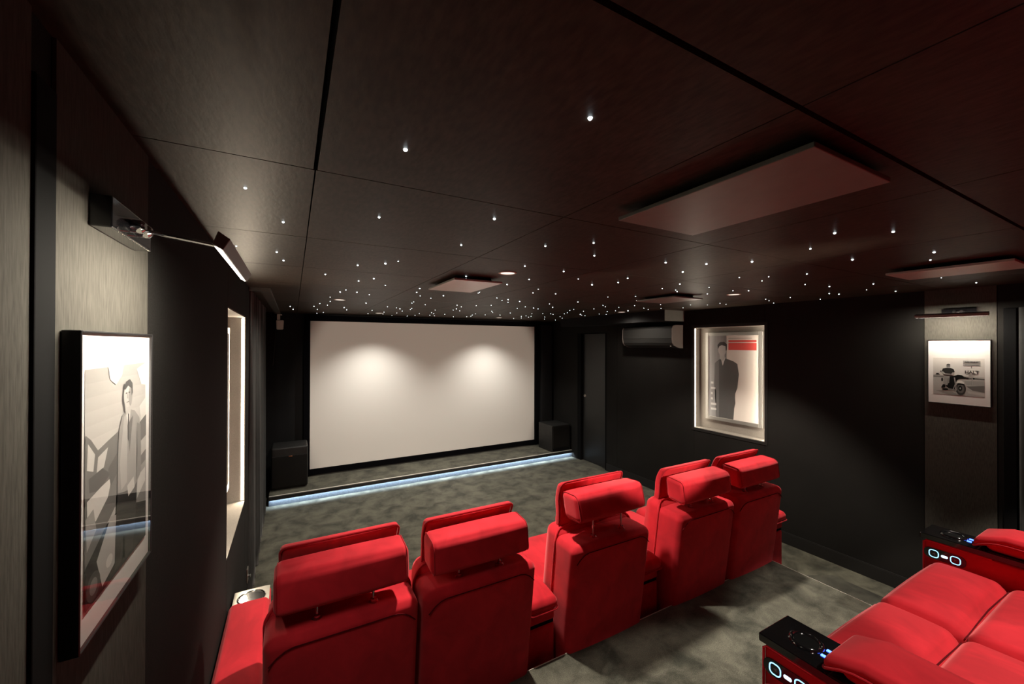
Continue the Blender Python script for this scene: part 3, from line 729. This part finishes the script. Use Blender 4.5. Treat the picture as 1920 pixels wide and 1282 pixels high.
# --- picture lamps
def area_lamp(parent, loc, d, length, width, watts, color, along='x'):
    li = bpy.data.lights.new('led_beam', 'AREA'); li.shape = 'RECTANGLE'; li.size = length; li.size_y = width; li.energy = watts; li.color = color
    o = bpy.data.objects.new('led_beam', li); col.objects.link(o); o.parent = parent; o.location = loc
    z = -Vector(d).normalized(); x = Vector((0, 0, 1)) if along == 'z' else (Vector((1, 0, 0)) if abs(d[0]) < .3 else Vector((0, 1, 0)))
    x = (x - z * x.dot(z)).normalized(); y = z.cross(x)
    o.rotation_mode = 'QUATERNION'; o.rotation_quaternion = Matrix((x, y, z)).transposed().to_quaternion()
    return o
def picture_lamp(label, wall_x, sgn, y0, y1, py0, py1, pz0, pz1, dz, rod):
    t = thing('picture_lamp', label, 'picture lamp', (wall_x, (y0 + y1) / 2, pz0))
    cy, cz = (y0 + y1) / 2, pz0
    b = bmesh.new(); xa, xb = sorted((.0006 * sgn, .028 * sgn))
    bbox(b, xa, xb, py0 - cy, py1 - cy, 0, pz1 - pz0, .002); m1 = obj('wall_plate', b, M['gloss'], t)
    prof = [(.177, 2.129), (.1935, 2.1175), (.1835, 2.099), (.1695, 2.107)]
    prof = [(n * sgn, z + dz - cz) for n, z in prof]
    b = bmesh.new(); prism(b, [(n, z) for n, z in prof], y0 - cy, y1 - cy, 'y')
    bmesh.ops.bevel(b, geom=b.edges[:], offset=.001, segments=1, affect='EDGES')
    obj('lamp_bar', b, M['acside'], t)
    lit = [(.1722, 2.1046), (.1808, 2.0997)]
    b = bmesh.new(); b.faces.new([b.verts.new(((n - .0001) * sgn, y_, z + dz - cz - .0002)) for n, z, y_ in ((*lit[0], y0 - cy + .003), (*lit[1], y0 - cy + .003), (*lit[1], y1 - cy - .003), (*lit[0], y1 - cy - .003))]); obj('led_strip', b, M['led_bar'], t)
    area_lamp(t, (.1760 * sgn, 0, 2.1008 + dz - cz), (-.5 * sgn, 0, -.866), y1 - y0 - .01, .012, LBAR * (1 if sgn > 0 else .8), (1, .90, .74))
    (rs, rz), (es, ez) = rod
    for k, s_ in enumerate((rs - .018, rs + .018)):
        b = bmesh.new(); lathe(b, [(.010, 0), (.012, .003), (.012, .016), (.008, .020)], (.027 * sgn if sgn > 0 else -.047, s_ - cy, rz - cz), 16, 'x'); obj('arm_knuckle', b, M['chrome'], t, True)
    b = bmesh.new(); tube(b, [(.040 * sgn, rs + .010 - cy, rz - cz), (.10 * sgn, (rs + es) / 2 + .004 - cy, (rz + ez) / 2 - cz), (.174 * sgn, es - cy, ez - cz)], .0032, 8)
    obj('lamp_arm', b, M['chrome'], t, True)
    return t
picture_lamp('slim black picture lamp on the left wall above the photograph of a standing man', XL + .0045, 1, .782, 1.160, .868, 1.066, 2.135, 2.186, 0, ((.975, 2.160), (.800, 2.108)))
picture_lamp('slim black picture lamp on the right wall above the motorcycle photograph', XR - .0045, -1, .800, 1.162, .888, 1.062, 2.166, 2.212, .048, ((.975, 2.19), (.975, 2.164)))

# --- LED strips
def strip(label, x0, x1, y0, y1, z0, z1, m, beam=None):
    b = bmesh.new(); box(b, x0, x1, y0, y1, z0, z1); o = obj('led_strip', b, m); tag(o, label, 'LED strip')
    if beam:
        d, watts, c = beam; ctr = Vector(((x0 + x1) / 2, (y0 + y1) / 2, (z0 + z1) / 2))
        L_ = max(x1 - x0, y1 - y0, z1 - z0)
        area_lamp(o, ctr + Vector(d) * .004, d, L_, .012, watts, c, along='z' if L_ == z1 - z0 else 'x')
    return o
strip('warm LED strip glowing on the far side of the left niche', XL - .022, XL - .006, 3.30 - .0085, 3.30 - .0062, .875, 2.120, M['led_warm'], ((0, -1, 0), LNI * 1.8, (1, .83, .62)))
strip('warm LED strip hidden on the near side of the left niche', XL - .022, XL - .006, 2.44 + .0062, 2.44 + .0085, .875, 2.120, M['led_warm'], ((0, 1, 0), LNI, (1, .88, .70)))
strip('warm LED strip glowing on the far side of the right niche', XR + .006, XR + .022, 3.170 - .0085, 3.170 - .0062, .960, 2.138, M['led_warm'], ((0, -1, 0), LNI * .5, (1, .88, .70)))
strip('warm LED strip hidden on the near side of the right niche', XR + .006, XR + .022, 2.344 + .0062, 2.344 + .0085, .960, 2.138, M['led_warm'], ((0, 1, 0), LNI, (1, .88, .70)))
strip('cool white LED strip glowing under the black stage nosing', -.235, XR - .02, STG_Y - .028, STG_Y - .016, STG_H - .026, STG_H - .0222, M['led_cool'], ((0, 0, -1), 20, (.64, .82, 1)))

# ================================================================== FRONT ROW RECLINERS
def rec_warp(x, y, z):
    """the back leans towards the camera as it rises"""
    return (x, y - .125 * max(0, z - .05), z)
W2C = .287
def make_recliner(label):
    t = thing('recliner', label, 'recliner', (0, 0, 0), 0, 'red recliners in the front row')
    b = bmesh.new(); rbox(b, (0, .10, .467), (.562, .20, .834), .038, puff=(0, .012, .012), m=7, k=4, warp=rec_warp)
    sh = obj('backrest', b, M['red'], t, True)
    # stitched seam across the top of the rear face
    b = bmesh.new(); pts = []
    for a_ in range(21):
        x = -.262 + .524 * a_ / 20; zz = .852 - .05 * max(0, (abs(x) - .18) / .082) ** 2
        pts.append(rec_warp(x, -.0035 - .010 * max(0, 1 - (x / .286) ** 2) * max(0, 1 - ((zz - .467) / .417) ** 2) ** .7, zz))
    tube(b, pts, .0022, 6); obj('seam', b, M['redseam'], sh, True)
    # padded front of the back with a piped flange standing out at both sides
    def fw(x, y, z): return rec_warp(x, y - .10 * max(0, (abs(x) - .20) / .10) ** 2 * .5, z)
    b = bmesh.new(); rbox(b, (0, .245, .655), (.545, .13, .52), .045, puff=(0, .035, .01), m=8, k=4, warp=fw)
    fc = obj('back_cushion', b, M['red'], t, True)
    def flange(p, q): return fw(p, .205, .655 + q)
    b = bmesh.new(); pth = densify([Vector((p, q, 0)) for p, q in rrect(.566, .525, .07)], .03)
    inn = densify([Vector((p, q, 0)) for p, q in rrect(.53, .46, .05)], .03)
    tube(b, [flange(v.x, v.y) for v in pth], .0055, 8, True)
    obj('piping', b, M['red'], fc, True)
    b = bmesh.new()
    A = [b.verts.new(flange(p, q)) for p, q in rrect(.566, .523, .07)]
    Bv = [b.verts.new((Vector(flange(p, q)) + Vector((0, .012, 0)))) for p, q in rrect(.566, .523, .07)]
    N = len(A)
    for i in range(N): b.faces.new((A[i], A[(i + 1) % N], Bv[(i + 1) % N], Bv[i]))
    b.faces.new(A); b.faces.new(Bv[::-1])
    obj('flange', b, M['red'], fc)
    # seat, footrest and base
    b = bmesh.new(); rbox(b, (0, .565, .40), (.552, .60, .17), .05, puff=(0, 0, .02), m=7, k=4); obj('seat_cushion', b, M['red'], t, True)
    b = bmesh.new(); rbox(b, (0, .835, .225), (.55, .09, .36), .04, puff=(0, .02, 0), m=5, k=3); obj('footrest', b, M['red'], t, True)
    b = bmesh.new(); bbox(b, -.27, .27, .06, .79, .03, .31, .01); obj('base', b, M['redpipe'], t)
    for sx in (-.22, .22):
        for sy in (.10, .72):
            b = bmesh.new(); lathe(b, [(.022, 0), (.024, .01), (.020, .034)], (sx, sy, 0), 14); obj('foot', b, M['plastic'], t, True)
    # headrest on two chrome posts
    b = bmesh.new()
    def tilt(x, y, z):
        dy, dz = y - .06, z - .955
        a_ = math.radians(11)
        return (x, .06 - .105 + dy * math.cos(a_) - dz * math.sin(a_) * -.6, .955 + dz * math.cos(a_) + dy * math.sin(a_) * .45)
    rbox(b, (-.004, .070, 1.022), (.490, .138, .142), .029, puff=(0, .005, .006), m=6, k=5, warp=tilt)
    hb = obj('headrest', b, M['red'], t, True)
    for sx in (-1, 1):
        b = bmesh.new(); tube(b, [tilt(-.004 + sx * .2335, .070 + a1 * .97, 1.022 + b1 * .97) for a1, b1 in rrect(.138, .142, .029)], .0020, 6, True)
        obj('seam', b, M['redpipe'], hb, True)
    # thin piped head pillow in front, its upper edge rising above the block
    def pw(p, q, d=0):
        return (p, .128 + d + .10 * (q + .13) * -.2 + .05 * (q / .13) ** 2 * (-1 if q > 0 else .4), 1.003 + q)
    b = bmesh.new(); rbox(b, (0, 0, 0), (.462, .256, .052), .020, puff=(0, 0, .014), m=8, k=4, warp=lambda x, y, z: pw(x, y, z))
    hp = obj('head_pillow', b, M['red'], t, True)
    b = bmesh.new(); tube(b, [pw(v.x, v.y, -.022) for v in densify([Vector((p, q, 0)) for p, q in rrect(.464, .258, .030)], .03)], .0048, 8, True)
    obj('piping', b, M['redpipe'], hp, True)
    for sx in (-.104, .104):
        b = bmesh.new(); tube(b, [(sx, -.036, .84), (sx, -.036, .985)], .0055, 10); obj('headrest_post', b, M['chrome'], t, True)
        b = bmesh.new(); lathe(b, [(.020, .0), (.020, .004), (.013, .009), (.013, .016), (.008, .018)], (sx, -.036, .889), 18); obj('post_collar', b, M['chrome'], t, True)
    return t

FY = 1.752
rec = make_recliner('red velvet recliner at the left end of the front row, against the left wall armrest')
rec.location = (.190, FY, 0)
def lift_head(root, dz):
    for ch in root.children:
        if ch.name.split('.')[0] in ('headrest', 'head_pillow', 'headrest_post'): ch.location.z += dz
r2 = dup(rec, (.772, FY, 0), 0, 'red velvet recliner second from the left, sharing no armrest with its left neighbour')
r3 = dup(rec, (1.557, FY, 0), 0, 'red velvet recliner in the middle of the front row, headrest raised high on chrome posts')
r4 = dup(rec, (2.372, FY, 0), 0, 'red velvet recliner just right of the armrest beside the middle recliner')
r5 = dup(rec, (2.960, FY, 0), 0, 'red velvet recliner at the right end of the front row, nearest the right wall')
lift_head(rec, .015); lift_head(r3, .052)
piv = Matrix.Translation((0, -.03, 1.03)); spin = Matrix.Rotation(math.radians(-9), 4, 'X')
for ch in r3.children:
    if ch.name.split('.')[0] in ('headrest', 'head_pillow'): ch.matrix_basis = piv @ spin @ piv.inverted() @ ch.matrix_basis
r3['label'] = 'red velvet recliner in the middle of the front row, headrest raised high on chrome posts'

def make_arm(label, w=.176):
    t = thing('armrest', label, 'armrest', (0, 0, 0), 0, 'red armrests in the front row')
    b = bmesh.new(); rbox(b, (0, .50, .225), (w, .90, .43), .018, m=3, k=3); obj('body', b, M['red'], t, True)
    b = bmesh.new(); box(b, -w / 2 + .006, w / 2 - .006, .058, .942, .438, .456); g = obj('gap_band', b, M['black'], t); g['label'] = 'black band under the armrest top'
    b = bmesh.new(); rbox(b, (0, .50, .503), (w, .90, .094), .014, m=3, k=3); obj('top_box', b, M['red'], t, True)
    def aw(x, y, z):
        e = max(0, (.14 - y) / .12)
        return (x, y, z - .018 * e * e)
    b = bmesh.new(); rbox(b, (0, .385, .578), (w + .002, .74, .060), .026, puff=(0, 0, .012), m=8, k=4, warp=aw)
    pd = obj('arm_pad', b, M['red'], t, True)
    b = bmesh.new(); tube(b, [aw(v.x, .385 + v.y, .556) for v in densify([Vector((p, q, 0)) for p, q in rrect(w + .002, .745, .022)], .03)], .0042, 8, True)
    obj('piping', b, M['redpipe'], pd, True)
    b = bmesh.new()
    # steel plate with a round opening
    yo = .855; hole = []; n = 32
    outer = densify([Vector((p, q, 0)) for p, q in ((w / 2 - .004, .088), (-w / 2 + .004, .088), (-w / 2 + .004, -.088), (w / 2 - .004, -.088))], .02)
    ins = [b.verts.new((.062 * math.cos(2 * PI * i / n), yo + .062 * math.sin(2 * PI * i / n), .562)) for i in range(n)]
    outs = []
    for i in range(n):
        a_ = 2 * PI * i / n; c_, s_ = math.cos(a_), math.sin(a_); k_ = min((w / 2 - .004) / max(abs(c_), 1e-6), .088 / max(abs(s_), 1e-6))
        outs.append(b.verts.new((k_ * c_, yo + k_ * s_, .562)))
    low = [b.verts.new((v.co.x, v.co.y, .549)) for v in outs]
    for i in range(n):
        j = (i + 1) % n
        b.faces.new((ins[i], ins[j], outs[j], outs[i])); b.faces.new((outs[i], outs[j], low[j], low[i]))
    pl = obj('cup_plate', b, M['steel'], t); pl['label'] = 'brushed steel plate'
    b = bmesh.new(); lathe(b, [(0, .5515), (.055, .5515), (.058, .562), (.063, .5665), (.067, .565), (.068, .5625)], (0, yo, 0), 32); c = obj('cup_holder', b, M['chrome'], t, True)
    b = bmesh.new(); lathe(b, [(0, .5522), (.0545, .5524)], (0, yo, 0), 24); obj('cup_base', b, M['black'], c)
    for sx in (-.06, .06):
        for sy in (.10, .88):
            b = bmesh.new(); lathe(b, [(.016, 0), (.015, .012)], (sx, sy, 0), 12); obj('foot', b, M['plastic'], t, True)
    return t
arm = make_arm('wide red armrest with steel cup holder plate, against the left wall')
arm.location = (-.1925, FY - .006, 0)
dup(arm, (1.168, FY - .006, 0), 0, 'red armrest left of the middle recliner, brightly lit pad')
dup(arm, (1.969, FY - .006, 0), 0, 'red armrest right of the middle recliner, in shadow')
dup(arm, (3.420, FY - .006, 0), 0, 'red armrest at the right end of the front row')

# ================================================================== REAR ROW ON THE RISER
def make_console(label):
    """origin: riser level, under the front left corner of the armrest"""
    t = thing('console_armrest', label, 'armrest', (0, 0, 0), 0, 'console armrests in the rear row')
    w = .186
    b = bmesh.new(); rbox(b, (w / 2, -.55, .288), (w, 1.08, .560), .014, m=4, k=3, puff=(0, 0, 0)); obj('body', b, M['red'], t, True)
    b = bmesh.new(); tube(b, [(.0, -.010, .02), (.0, -.010, .555), (.0, -.022, .566), (.0, -.26, .566)], .0045, 8); tube(b, [(w, -.010, .02), (w, -.010, .555)], .0045, 8)
    obj('piping', b, M['red'], t, True)
    b = bmesh.new(); bbox(b, -.004, w + .004, -1.09, .006, .570, .600, .004); ct = obj('console_top', b, M['gloss'], t); ct['label'] = 'glossy black console top'
    cx, cy = w / 2, -.104
    b = bmesh.new(); lathe(b, [(0, .6006), (.037, .6008), (.040, .603), (.043, .6085), (.047, .610), (.051, .607), (.053, .600)], (cx, cy, 0), 36); ch = obj('cup_holder', b, M['gloss'], t, True)
    b = bmesh.new(); lathe(b, [(0, .6012), (.0355, .6013)], (cx, cy, 0), 28); obj('cup_base', b, M['black'], ch)
    for dx in (-.020, .020):
        b = bmesh.new(); rbox(b, (cx + dx, -.166, .6015), (.011, .017, .003), .0014, k=2, m=1); g = obj('indicator_light', b, M['pin'], t, True); g['label'] = 'small blue light'
    # touch panel on the side that faces the seat
    PY, PZ = -.092, .503
    b = bmesh.new(); prism(b, [(PY + p, PZ + q) for p, q in rrect(.160, .058, .026)], -.004, .003, 'x'); tp = obj('touch_panel', b, M['gloss'], t); tp['label'] = 'black touch panel with lit keys'
    for dy in (-.041, .041):
        b = bmesh.new(); tube(b, [(-.0045, PY + dy + p, PZ + q) for p, q in rrect(.036, .038, .013)], .0019, 8, True); obj('touch_ring', b, M['ring'], tp, True)
        b = bmesh.new(); prism(b, [(PY + dy + p, PZ + q) for p, q in ((-.006, 0), (.005, .006), (.005, -.006))] if dy < 0 else [(PY + dy + p, PZ + q) for p, q in ((.006, 0), (-.005, -.006), (-.005, .006))], -.0048, -.004, 'x'); obj('arrow_mark', b, M['panel'], tp)
    b = bmesh.new(); prism(b, [(PY + p, PZ + q) for p, q in rrect(.026, .013, .006)], -.0052, -.004, 'x'); obj('touch_key', b, M['key'], tp)
    # padded rest behind the cup holder, its front lip hanging over
    def pw(x, y, z):
        e = max(0, (y + .31) / .12)
        return (x, y, z - .046 * e * e)
    b = bmesh.new(); rbox(b, (w / 2, -.62, .628), (w - .02, .78, .054), .03, m=5, k=3); ap = obj('arm_pad', b, M['red'], t, True)
    b = bmesh.new(); rbox(b, (w / 2, -.605, .672), (w + .022, .82, .044), .020, puff=(0, 0, .016), m=9, k=4, warp=pw); pc = obj('pad_cover', b, M['red'], ap, True)
    b = bmesh.new(); tube(b, [pw(w / 2 + v.x, -.605 + v.y, .656) for v in densify([Vector((p, q, 0)) for p, q in rrect(w + .024, .822, .022)], .03)], .0045, 8, True); obj('piping', b, M['redpipe'], ap, True)
    return t
con = make_console('glossy black topped red console armrest at the bottom edge, nearest the camera')
con.location = (1.500, .842, RIS)
dup(con, (3.098, .862, RIS), 0, 'glossy black topped red console armrest at the right edge, far end of the rear row')

def make_lounger(label, w=.685):
    t = thing('recliner', label, 'recliner', (0, 0, 0), 0, 'red recliners in the rear row')
    def blk(name, c, s, r, puff, **k):
        b = bmesh.new(); rbox(b, c, s, r, puff=puff, m=9, k=5, **k); return obj(name, b, M['red'], t, True)
    f = blk('seat_cushion', (0, -.135, .405), (w, .272, .150), .050, (0, .012, .026))
    g = blk('rear_seat_cushion', (0, -.555, .405), (w, .566, .150), .050, (0, 0, .030))
    b = bmesh.new(); tube(b, [(-w / 2 + .02, -.2715, .446), (0, -.2715, .462), (w / 2 - .02, -.2715, .446)], .0028, 6); obj('seam', b, M['redseam'], f, True)
    blk('footrest', (0, -.050, .190), (w - .01, .09, .270), .040, (0, .018, 0))
    b = bmesh.new(); bbox(b, -w / 2 + .02, w / 2 - .02, -.86, -.10, .03, .328, .01); obj('base', b, M['redpipe'], t)
    for sx in (-w / 2 + .06, w / 2 - .06):
        for sy in (-.80, -.15):
            b = bmesh.new(); lathe(b, [(.022, 0), (.020, .034)], (sx, sy, 0), 14); obj('foot', b, M['plastic'], t, True)
    blk('backrest', (0, -.99, .56), (w - .02, .20, .98), .05, (0, .02, .01), warp=lambda x, y, z: (x, y - .14 * max(0, z - .2), z))
    return t
lo = make_lounger('red quilted recliner seat in the rear row, next to the nearest console armrest')
lo.location = (2.050, .815, RIS)
dup(lo, (2.740, .815, RIS), 0, 'red quilted recliner seat in the rear row, against the far right console armrest')
lo3 = dup(lo, (1.140, .815, RIS), 0, 'red recliner seat showing only its front corner at the bottom edge')

# small wall plug in front of the left end armrest
t = thing('wall_socket', 'small chrome fitting low on the left wall ahead of the end armrest', 'socket', (XL, 3.47, .26))
b = bmesh.new(); bbox(b, .0006, .008, -.03, .03, -.04, .06, .002); obj('plate', b, M['steel'], t)
b = bmesh.new(); lathe(b, [(.012, .008), (.012, .022), (.006, .026)], (0, 0, 0), 16, 'x'); obj('knob', b, M['chrome'], t, True)

# ================================================================== ADDED FILL LIGHT FOR THE SCREEN, ITS BODY MADE UP BEHIND THE CAMERA
t = thing('added_fill_projector', 'added fill light in a black ceiling box, unseen behind the camera', 'added_fill_projector', (2.03, -1.20, 2.10))
b = bmesh.new(); rbox(b, (0, 0, 0), (.42, .36, .14), .02, k=3, m=2); obj('body', b, M['plastic'], t, True)
b = bmesh.new(); lathe(b, [(0, .186), (.034, .186), (.040, .190), (.042, .178)], (0, 0, 0), 24, 'y'); obj('added_fill_lens', b, M['gloss'], t, True)
b = bmesh.new(); tube(b, [(0, 0, .06), (0, 0, .255)], .018, 12); lathe(b, [(.06, .250), (.06, .2625)], (0, 0, 0), 20); obj('ceiling_mount', b, M['plastic'], t, True)
li = bpy.data.lights.new('added_fill_beam', 'SPOT'); li.energy = 430; li.spot_size = math.radians(33); li.spot_blend = .25; li.shadow_soft_size = .02; li.color = (1, .83, .68)
lo = bpy.data.objects.new('added_fill_beam', li); col.objects.link(lo); lo.parent = t; lo.location = (0, .20, 0)
lo.rotation_mode = 'QUATERNION'; lo.rotation_quaternion = Vector((0, 7.18, -.86)).to_track_quat('-Z', 'Y')

# ================================================================== CAMERA AND WORLD
f_px, yaw, pit, rol = 748.15, .502, .0047, .0024
cy_, sy_ = math.cos(yaw), math.sin(yaw); cp, sp = math.cos(pit), math.sin(pit); cr, sr = math.cos(rol), math.sin(rol)
fw = Vector((sy_ * cp, cy_ * cp, sp)); r0 = Vector((cy_, -sy_, 0)); u0 = r0.cross(fw)
rt = r0 * cr + u0 * sr; up = -r0 * sr + u0 * cr
cam = bpy.data.cameras.new('camera'); co = bpy.data.objects.new('camera', cam); col.objects.link(co)
cam.sensor_fit = 'HORIZONTAL'; cam.sensor_width = 36; cam.lens = 36 * f_px / 1920; cam.clip_start = .02
m = Matrix((rt, up, -fw)).transposed().to_4x4(); m.translation = Vector((0, 0, 1.95)); co.matrix_world = m
scn.camera = co

wd = bpy.data.worlds.new('world'); scn.world = wd; wd.use_nodes = True
wd.node_tree.nodes['Background'].inputs['Color'].default_value = (.01, .01, .011, 1)
scn.view_settings.view_transform = 'Standard'
scn.view_settings.look = 'None'
scn.view_settings.exposure = 0
scn.cycles.max_bounces = 8; scn.cycles.diffuse_bounces = 5; scn.cycles.glossy_bounces = 3
scn.cycles.transparent_max_bounces = 12
scn.cycles.sample_clamp_indirect = 6
scn.cycles.caustics_reflective = False; scn.cycles.caustics_refractive = False
